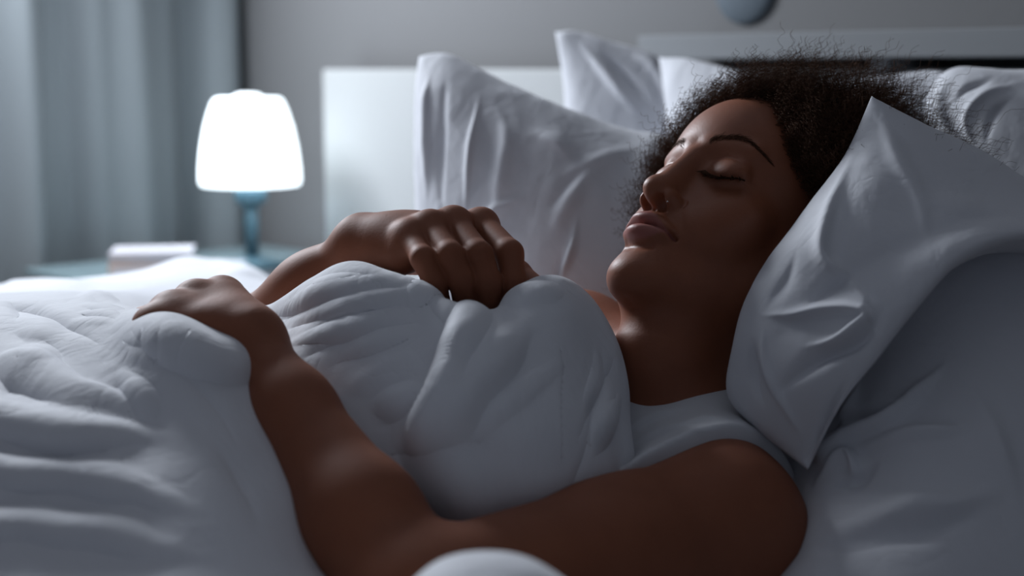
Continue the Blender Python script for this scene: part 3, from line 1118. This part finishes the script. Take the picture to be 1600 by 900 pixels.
def coons(top, bottom, left, right, nu, nv):
    """four boundary curves of (px, py, d): top and bottom run left to right, left and right run downwards"""
    T = cr_interp(world_pts(top), nu); B_ = cr_interp(world_pts(bottom), nu)
    L = cr_interp(world_pts(left), nv); R_ = cr_interp(world_pts(right), nv)
    u = np.linspace(0, 1, nu)[None, :, None]; v = np.linspace(0, 1, nv)[:, None, None]
    return ((1 - v) * T[None] + v * B_[None] + (1 - u) * L[:, None] + u * R_[:, None]
            - (1 - u) * (1 - v) * T[0] - u * (1 - v) * T[-1] - (1 - u) * v * B_[0] - u * v * B_[-1])


def cushion(name, top, bottom, left, right, bulge, back, direction, strokes, mat, nu=200, nv=150, wr=0.004, seed=1, power=0.5, wf=3.0):
    G = coons(top, bottom, left, right, nu, nv)
    u = np.linspace(0, 1, nu)[None, :]; v = np.linspace(0, 1, nv)[:, None]
    prof = ((4 * u * (1 - u)) * (4 * v * (1 - v))) ** power
    dr = norm(direction)
    fr = G + dr * (bulge * prof)[..., None]
    edge = np.clip(prof * 6, 0, 1)
    f2 = fold(fr, strokes, seed, wr, wf)
    fr = fr + (f2 - fr) * edge[..., None]
    bk = G - dr * (back * prof)[..., None]
    V1, F1 = grid_mesh(fr); V2, F2 = grid_mesh(bk)
    V = np.concatenate([V1, V2]); F = np.concatenate([F1, F2[:, ::-1] + len(V1)])
    o = link_mesh(name, V, F, mat)
    bm = bmesh.new(); bm.from_mesh(o.data)
    bmesh.ops.remove_doubles(bm, verts=bm.verts, dist=0.0001)
    bmesh.ops.recalc_face_normals(bm, faces=bm.faces)
    bm.to_mesh(o.data); bm.free()
    o.data.polygons.foreach_set('use_smooth', np.ones(len(o.data.polygons), bool))
    return o


linen = cloth_material('white_percale', (0.66, 0.67, 0.71), 0.35)
linen2 = cloth_material('white_duvet_cotton', (0.70, 0.71, 0.75), 0.42)

# ---- the duvet: one sheet over the body and the far side of the bed
X = [-150, 0, 110, 200, 285, 375, 430, 500, 560, 640, 700, 780, 850, 900, 940, 957, 950]
R0 = list(zip([-150, 0, 110, 215, 290, 370, 425, 470, 540, 640, 700, 780, 850, 880, 900, 910, 905], [500, 495, 480, 465, 455, 455, 490, 540, 560, 560, 560, 560, 570, 590, 610, 620, 640], [2.05] * 7 + [1.8, 1.5, 1.4, 1.4, 1.4, 1.4, 1.35, 1.35, 1.35, 1.33]))
R1 = list(zip([-150, 0, 110, 215, 275, 360, 415, 448, 530, 630, 700, 780, 850, 880, 905, 920, 915], [452, 447, 433, 416, 405, 407, 424, 470, 540, 540, 540, 540, 560, 580, 600, 620, 640], [1.82] * 7 + [1.68, 1.38, 1.33, 1.33, 1.33, 1.33, 1.30, 1.28, 1.27, 1.26]))
R2 = list(zip([-150, 0, 110, 215, 290, 370, 430, 500, 560, 640, 700, 780, 850, 895, 925, 938, 930], [478, 474, 468, 466, 468, 478, 492, 510, 520, 520, 520, 520, 520, 545, 575, 610, 640], [1.45] * 6 + [1.38, 1.25, 1.20, 1.17, 1.15, 1.14, 1.16, 1.17, 1.17, 1.16, 1.15]))
R3 = list(zip([-150, 0, 110, 185, 280, 375, 430, 500, 560, 640, 700, 780, 850, 900, 938, 953, 940], [492, 487, 484, 498, 512, 502, 480, 438, 416, 432, 468, 484, 452, 478, 540, 605, 625], [1.22, 1.20, 1.18, 1.12, 1.13, 1.13, 1.09, 1.055, 1.035, 1.022, 1.005, 1.008, 1.03, 1.055, 1.055, 1.05, 1.09]))
R4 = list(zip([-150, 0, 110, 190, 262, 345, 440, 515, 585, 650, 710, 785, 860, 912, 945, 956, 942], [530, 528, 520, 522, 522, 556, 530, 485, 470, 480, 500, 520, 500, 525, 575, 625, 645], [1.10, 1.08, 1.06, 1.025, 0.958, 0.955, 1.05, 1.025, 1.005, 0.998, 0.985, 0.982, 1.0, 1.03, 1.035, 1.04, 1.08]))
R5 = list(zip([-150, 0, 110, 190, 275, 362, 440, 520, 590, 660, 730, 800, 865, 920, 948, 957, 945], [610, 608, 600, 595, 600, 620, 610, 590, 580, 585, 590, 600, 590, 605, 630, 655, 670], [0.99, 0.98, 0.970, 0.955, 0.925, 0.930, 0.985, 0.985, 0.972, 0.962, 0.955, 0.955, 0.97, 1.0, 1.02, 1.035, 1.075]))
R6 = list(zip([-150, 0, 120, 210, 300, 385, 470, 550, 620, 690, 750, 815, 875, 925, 952, 962, 950], [700, 700, 690, 690, 690, 700, 700, 690, 680, 685, 690, 695, 685, 680, 690, 700, 710], [0.91, 0.905, 0.90, 0.90, 0.895, 0.90, 0.935, 0.94, 0.935, 0.93, 0.93, 0.93, 0.945, 0.97, 1.0, 1.02, 1.07]))
R7 = list(zip([-150, 0, 120, 220, 320, 425, 520, 610, 670, 730, 780, 830, 880, 930, 957, 970, 960], [800, 800, 795, 790, 790, 800, 800, 795, 790, 790, 790, 790, 775, 765, 760, 758, 770], [0.85, 0.848, 0.845, 0.845, 0.845, 0.86, 0.90, 0.915, 0.92, 0.925, 0.93, 0.935, 0.945, 0.96, 0.985, 1.01, 1.06]))
R8 = list(zip([-150, 0, 120, 230, 345, 470, 560, 640, 700, 750, 795, 840, 890, 935, 965, 980, 970], [910, 910, 905, 900, 900, 905, 910, 900, 890, 880, 870, 860, 850, 840, 830, 825, 830], [0.80, 0.80, 0.80, 0.80, 0.805, 0.83, 0.89, 0.93, 0.95, 0.965, 0.975, 0.98, 0.99, 1.0, 1.02, 1.04, 1.08]))
R9 = list(zip([-150, 0, 120, 230, 345, 470, 560, 640, 700, 750, 795, 840, 890, 935, 965, 980, 970], [1040, 1040, 1035, 1030, 1030, 1030, 1030, 1000, 980, 960, 950, 940, 930, 920, 910, 900, 900], [0.76, 0.76, 0.76, 0.76, 0.77, 0.79, 0.88, 0.95, 0.98, 1.0, 1.01, 1.02, 1.03, 1.04, 1.06, 1.08, 1.1]))
R10 = [(x_, y_ + 420, d_ - 0.02 if x_ < 500 else d_) for x_, y_, d_ in R9]
ctrl = np.array([R0, R1, R2, R3, R4, R5, R6, R7, R8, R9, R10], float)
ctrl[6, 5:9, 2] += 0.015; ctrl[7, 5:9, 2] += 0.022; ctrl[8, 5:9, 2] += 0.03; ctrl[5, 5, 2] += 0.01
ctrl[1, :8, 1] += [10, 14, 20, 24, 20, 17, 26, 20]
ctrl[3, 6:13, 1] += 20
ctrl[3, 9, 1] += 26; ctrl[3, 10, 1] += 16; ctrl[3, 12, 1] -= 14; ctrl[3, 11, 1] += 6; ctrl[4, 9:12, 1] += 10
R2b = ctrl[3].copy(); R2b[:, 1] += 22; R2b[9:12, 1] -= 14; R2b[:, 2] += 0.042
R2b[:4] = (ctrl[2, :4] + ctrl[3, :4]) / 2
R0b = ctrl[1].copy(); R0b[:, 1] += 16; R0b[:, 2] += 0.07
ctrl = np.concatenate([ctrl[:1], R0b[None], ctrl[1:3], R2b[None], ctrl[3:]])
W = world_pts(ctrl)
foot = W[:, 0] + np.array([-0.42, -0.16, -0.03])       # on towards the foot of the bed
W = np.concatenate([foot[:, None] + np.array([-0.40, -0.16, -0.03]), foot[:, None], W], 1)
G = cr_interp(W, 520)
G = cr_interp(G.transpose(1, 0, 2), 860).transpose(1, 0, 2)
DUV = [
    # (polyline in view, width px, height m, taper, lean)
    ([(738, 478), (728, 520), (712, 570), (700, 620), (680, 670), (655, 730)], 30, 0.015, (0.6, 0.8), -0.88),      # the long sharp fold
    ([(756, 500), (748, 560), (732, 610), (712, 660)], 20, -0.006, (1, 1), 0.2),
    ([(722, 490), (712, 530), (695, 580)], 11, -0.005, (1, 1), 0.0),
    ([(850, 500), (810, 540), (770, 590), (730, 640), (690, 700)], 22, 0.008, (1, 1), 0.3),
    ([(870, 560), (830, 610), (770, 660), (720, 700)], 12, 0.003, (1, 1)),
    ([(560, 420), (600, 445), (650, 478), (695, 505), (712, 535)], 10, 0.005, (1, 1), 0.6),
    ([(620, 470), (645, 458), (680, 466), (700, 500)], 12, 0.005, (0.5, 1), 0.5),
    ([(650, 486), (680, 504), (700, 524)], 8, -0.004, (1, 1)),
    ([(790, 500), (830, 480), (870, 465)], 14, 0.005, (1, 1)),
    ([(880, 700), (900, 650), (925, 600), (938, 560)], 8, -0.005, (1, 1), 0.4),
    ([(905, 720), (925, 670), (945, 620)], 6, 0.005, (1, 1)),
    ([(870, 770), (890, 720), (905, 690)], 7, -0.004, (1, 1)),
    ([(610, 720), (680, 698), (740, 690)], 5, -0.003, (1, 1)),
    # left, in front: the rolled edge under the hand and its stitched seam
    ([(225, 528), (262, 560), (300, 610), (335, 665), (360, 730)], 7, -0.007, (0.6, 1), 0.5),
    ([(215, 545), (245, 560), (262, 590)], 6, -0.004, (1, 1)),
    ([(262, 530), (270, 560), (276, 585)], 4, -0.0035, (1, 1)),
    ([(244, 526), (250, 545), (258, 565)], 4, -0.003, (1, 1)),
    ([(288, 540), (293, 575), (302, 605)], 4, -0.003, (1, 1)),
    ([(0, 500), (60, 505), (120, 530), (180, 570)], 12, -0.006, (0.3, 1), 0.5),
    ([(0, 590), (60, 600), (130, 640), (200, 660), (260, 650)], 26, 0.008, (0.3, 1), 0.5),
    ([(0, 622), (60, 642), (120, 672)], 14, -0.005, (0.3, 1)),
    ([(-60, 682), (0, 686), (60, 702), (150, 714), (230, 707), (290, 706)], 20, 0.011, (0.3, 1), -0.6),
    ([(-60, 722), (20, 732), (120, 745), (230, 736)], 22, -0.007, (0.3, 1)),
    ([(-60, 762), (40, 768), (140, 778), (240, 800), (330, 830)], 22, 0.009, (0.3, 1), -0.6),
    ([(-60, 806), (60, 812), (160, 822), (260, 846)], 22, -0.006, (0.3, 1)),
    ([(-60, 850), (80, 850), (220, 872), (330, 900)], 26, 0.007, (0.3, 1), -0.5),
    ([(200, 600), (240, 640), (250, 690)], 14, 0.005, (1, 1)),
    ([(300, 700), (340, 740), (370, 800), (380, 860)], 20, -0.005, (1, 1)),
    # the far side of the bed
    ([(240, 446), (290, 430), (340, 424)], 9, 0.006, (1, 1)),
    ([(0, 466), (60, 460), (130, 462), (190, 452)], 5, 0.006, (0.3, 1)),
    ([(20, 476), (100, 470), (180, 468), (260, 464)], 4, -0.006, (1, 1)),
    ([(330, 452), (380, 444), (420, 454)], 7, 0.006, (1, 1)),
]
DUV += fan([(648, 462), (590, 452), (510, 466), (430, 500)], [(700, 545), (630, 560), (550, 590), (480, 630)], 8, 10, 0.0034, 3)
DUV += fan([(600, 450), (550, 445), (490, 462), (440, 488)], [(640, 520), (580, 525), (500, 548), (440, 580)], 5, 6, 0.0018, 14)
DUV += fan([(700, 560), (620, 580), (540, 620)], [(690, 660), (640, 670), (590, 690)], 4, 16, 0.0030, 5)
DUV += fan([(100, 488), (150, 486), (205, 505)], [(110, 530), (160, 530), (200, 530)], 7, 5, 0.0030, 7)
DUV += fan([(0, 520), (90, 540), (170, 590)], [(0, 580), (60, 590), (120, 620)], 3, 18, 0.004, 8)
DUV += fan([(900, 500), (905, 600), (860, 740)], [(955, 620), (940, 680), (915, 750)], 4, 9, 0.003, 9)
G = fold(G, DUV, 3, 0.0018, 1.6)
DV, DF = grid_mesh(G)
# the corner of the same duvet that rises in front of the elbow
blob = np.array([
    [(560, 1060, .76), (640, 1000, .76), (720, 985, .76), (800, 985, .76), (880, 1005, .76), (960, 1070, .76)],
    [(605, 958, .715), (665, 896, .715), (715, 873, .715), (790, 871, .715), (848, 889, .715), (915, 938, .715)],
    [(600, 950, .70), (660, 886, .70), (715, 862, .70), (790, 860, .70), (850, 879, .70), (922, 930, .70)],
    [(570, 960, .66), (650, 915, .66), (720, 890, .66), (800, 890, .66), (870, 915, .66), (950, 965, .66)],
    [(540, 1050, .62), (640, 1030, .62), (720, 1020, .62), (800, 1020, .62), (890, 1040, .62), (980, 1070, .62)],
    [(500, 1180, .60), (620, 1180, .60), (720, 1180, .60), (820, 1180, .60), (920, 1180, .60), (1020, 1180, .60)]], float)
blob[..., 1] += 44; blob[..., 0] = 772 + (blob[..., 0] - 772) * 0.86
blob = np.concatenate([blob[:, :1] + [-130, 150, 0.0], blob, blob[:, -1:] + [130, 150, 0.0]], 1)
blob[-1, :, 1] += 300
Gb = cr_interp(world_pts(blob), 110); Gb = cr_interp(Gb.transpose(1, 0, 2), 120).transpose(1, 0, 2)
BV, BF = grid_mesh(Gb)
duvet = link_mesh('duvet', np.concatenate([DV, BV]), np.concatenate([DF, BF + len(DV)]), linen2)
tag(duvet, 'rumpled white duvet covering the sleeping person up to the chest', 'duvet')
md = duvet.modifiers.new('thickness', 'SOLIDIFY'); md.thickness = 0.012
md.offset = -1

# ---- pillows
pw = camdir(-0.25, 0.35, 0.9)
o = cushion('pillow',
            [(1362, 150, 1.075), (1400, 176, 1.075), (1440, 200, 1.08), (1520, 240, 1.09), (1600, 292, 1.10), (1740, 380, 1.12)],
            [(1262, 735, 0.975), (1310, 640, 0.95), (1370, 560, 0.94), (1440, 472, 0.945), (1500, 412, 0.955), (1600, 378, 0.975), (1740, 400, 1.00)],
            [(1362, 150, 1.075), (1318, 245, 1.055), (1240, 352, 1.035), (1172, 452, 1.025), (1146, 540, 1.02), (1139, 615, 1.02), (1185, 670, 1.0), (1262, 735, 0.975)],
            [(1740, 380, 1.12), (1745, 390, 1.06), (1740, 400, 1.0)],
            0.035, 0.05, camdir(0.1, 0.35, 0.9), [
                ([(1375, 180), (1400, 250), (1440, 330), (1450, 400)], 16, 0.004, (0.5, 1)),
                ([(1340, 230), (1300, 330), (1290, 400), (1330, 440), (1366, 492)], 12, 0.007, (1, 1)),
                ([(1366, 492), (1320, 488), (1250, 492), (1180, 494)], 9, 0.007, (0.2, 1)),
                ([(1366, 494), (1310, 530), (1250, 545)], 12, 0.008, (0.2, 1)),
                ([(1350, 455), (1320, 440), (1260, 480)], 10, -0.005, (1, 1)),
                ([(1390, 470), (1350, 530), (1290, 560), (1230, 600), (1225, 640)], 14, -0.010, (1, 1)),
                ([(1250, 380), (1230, 430), (1190, 500)], 10, -0.003, (1, 1)),
                ([(1175, 520), (1180, 590), (1200, 640)], 8, -0.005, (1, 1)),
                ([(1195, 500), (1195, 560), (1225, 630), (1260, 690)], 8, 0.005, (1, 1)),
                ([(1262, 735), (1300, 640), (1330, 580)], 8, -0.006, (0.2, 1)),
                ([(1420, 300), (1500, 330), (1560, 340)], 22, 0.004, (1, 1)),
            ], linen, 240, 220, 0.0018, 5, 0.45)
tag(o, 'white pillow with a sharp pointed corner folded up beside the sleeping face', 'pillow', 'white pillows on the bed')
o = cushion('pillow',
            [(1190, 560, 1.13), (1300, 440, 1.12), (1420, 350, 1.11), (1560, 300, 1.11), (1760, 300, 1.12)],
            [(1120, 1010, 0.93), (1250, 1060, 0.88), (1400, 1080, 0.86), (1600, 1090, 0.86), (1800, 1060, 0.88)],
            [(1190, 560, 1.13), (1195, 640, 1.09), (1205, 740, 1.06), (1205, 840, 1.01), (1165, 930, 0.97), (1120, 1010, 0.93)],
            [(1760, 300, 1.12), (1790, 500, 1.05), (1810, 800, 0.96), (1800, 1060, 0.88)],
            0.045, 0.08, camdir(0.0, 0.5, 0.85), [
                ([(1270, 735), (1330, 690), (1400, 655), (1450, 600), (1490, 555)], 12, 0.012, (0.3, 1)),
                ([(1262, 720), (1320, 660), (1380, 640), (1440, 620)], 9, -0.009, (0.3, 1)),
                ([(1265, 770), (1300, 735), (1330, 712), (1335, 740), (1300, 775)], 8, 0.009, (1, 1)),
                ([(1320, 705), (1400, 690), (1480, 675), (1540, 660)], 14, 0.009, (1, 1)),
                ([(1290, 760), (1330, 750), (1380, 720)], 10, -0.009, (1, 1)),
                ([(1200, 880), (1330, 850), (1450, 835), (1560, 800)], 22, -0.008, (1, 1)),
                ([(1260, 850), (1380, 810), (1500, 785), (1600, 775)], 26, 0.008, (1, 1)),
                ([(1500, 590), (1560, 700), (1590, 800)], 24, 0.006, (1, 1)),
                ([(1350, 580), (1330, 640), (1275, 725)], 8, 0.007, (1, 0.2)),
            ], linen, 240, 220, 0.002, 9, 0.42)
tag(o, 'wide white pillow lying lowest, under the shoulder and beneath the pointed-corner pillow', 'pillow', 'white pillows on the bed')
o = cushion('pillow',
            [(655, 88, 1.56), (700, 86, 1.55), (760, 114, 1.53), (850, 158, 1.50), (950, 196, 1.48), (1035, 214, 1.46), (1150, 238, 1.44), (1290, 262, 1.42)],
            [(672, 715, 1.42), (850, 735, 1.37), (1050, 745, 1.34), (1290, 745, 1.34)],
            [(655, 88, 1.56), (651, 200, 1.53), (654, 350, 1.49), (662, 540, 1.45), (672, 715, 1.42)],
            [(1290, 262, 1.42), (1310, 400, 1.38), (1310, 550, 1.35), (1290, 745, 1.34)],
            0.065, 0.06, camdir(-0.15, 0.05, 1), [
                ([(752, 140), (742, 200), (733, 270), (728, 340)], 5, 0.007, (1, 1)),
                ([(700, 110), (692, 200), (690, 300), (695, 350)], 8, -0.006, (1, 1)),
                ([(672, 110), (668, 200), (668, 330)], 6, 0.006, (0.5, 1)),
                ([(770, 150), (790, 220), (780, 300), (760, 360)], 14, 0.005, (1, 1)),
                ([(905, 330), (890, 400), (868, 450), (860, 470)], 5, 0.007, (1, 1)),
                ([(880, 380), (875, 430), (885, 470)], 5, -0.005, (1, 1)),
                ([(1010, 225), (930, 260), (880, 330), (860, 400)], 18, 0.007, (1, 1)),
                ([(960, 250), (900, 280), (850, 340)], 12, -0.005, (1, 1)),
                ([(930, 470), (960, 500), (985, 530)], 7, 0.006, (1, 1)),
                ([(880, 480), (930, 520), (960, 545)], 7, -0.005, (1, 1)),
                ([(830, 200), (870, 230), (900, 260)], 12, 0.004, (1, 1)),
                ([(720, 380), (760, 340), (830, 300)], 10, 0.004, (1, 1)),
            ], linen, 240, 200, 0.0024, 11, 0.42)
tag(o, 'white pillow standing behind the raised hand, its square corner left of the face', 'pillow', 'white pillows on the bed')
o = cushion('pillow',
            [(868, 50, 1.80), (905, 51, 1.80), (960, 66, 1.79), (1015, 84, 1.78), (1040, 105, 1.77), (1070, 140, 1.74), (1110, 200, 1.70), (1150, 260, 1.66)],
            [(905, 620, 1.72), (1000, 635, 1.68), (1120, 650, 1.64)],
            [(868, 50, 1.80), (880, 120, 1.79), (888, 220, 1.77), (900, 400, 1.74), (905, 620, 1.72)],
            [(1150, 260, 1.66), (1150, 440, 1.64), (1120, 650, 1.64)],
            0.04, 0.04, camdir(-0.2, 0.1, 1), [
                ([(900, 60), (940, 110), (980, 160), (1020, 200)], 9, 0.008, (1, 1)),
                ([(930, 75), (980, 120), (1030, 180)], 8, -0.008, (1, 1)),
                ([(980, 80), (1020, 110), (1050, 170)], 8, 0.007, (1, 1)),
            ], linen, 140, 110, 0.0025, 13, 0.45)
tag(o, 'white pillow leaning on the headboard, tallest corner behind the upright one', 'pillow', 'white pillows on the bed')
o = cushion('pillow',
            [(1030, 90, 1.72), (1060, 92, 1.70), (1120, 104, 1.66), (1220, 130, 1.60), (1330, 125, 1.55), (1430, 112, 1.52), (1470, 112, 1.50), (1500, 130, 1.48)],
            [(1060, 680, 1.56), (1300, 700, 1.48), (1500, 720, 1.42)],
            [(1030, 90, 1.72), (1045, 240, 1.67), (1060, 680, 1.56)],
            [(1500, 130, 1.48), (1510, 380, 1.45), (1500, 720, 1.42)],
            0.04, 0.03, camdir(-0.1, 0.1, 1), [], linen, 120, 90, 0.0025, 17, 0.45)
tag(o, 'white pillow mostly hidden behind the afro hair, against the headboard', 'pillow', 'white pillows on the bed')
o = cushion('pillow',
            [(1448, 150, 1.38), (1470, 120, 1.38), (1500, 109, 1.37), (1560, 112, 1.35), (1640, 112, 1.33), (1780, 130, 1.30)],
            [(1440, 780, 1.29), (1600, 800, 1.25), (1780, 800, 1.22)],
            [(1448, 150, 1.38), (1440, 220, 1.37), (1430, 380, 1.34), (1440, 780, 1.29)],
            [(1780, 130, 1.30), (1800, 400, 1.26), (1780, 800, 1.22)],
            0.045, 0.04, camdir(-0.1, 0.25, 1), [
                ([(1500, 112), (1470, 150), (1480, 200), (1520, 240)], 9, 0.006, (1, 1)),
                ([(1600, 128), (1540, 150), (1510, 190), (1530, 240)], 7, 0.005, (1, 1)),
                ([(1590, 150), (1550, 180), (1540, 230)], 6, -0.005, (1, 1)),
                ([(1560, 122), (1510, 140), (1490, 170)], 5, -0.005, (1, 1)),
            ], linen, 140, 110, 0.0025, 19, 0.45)
tag(o, 'white pillow at the right edge, behind and above the pointed-corner pillow', 'pillow', 'white pillows on the bed')
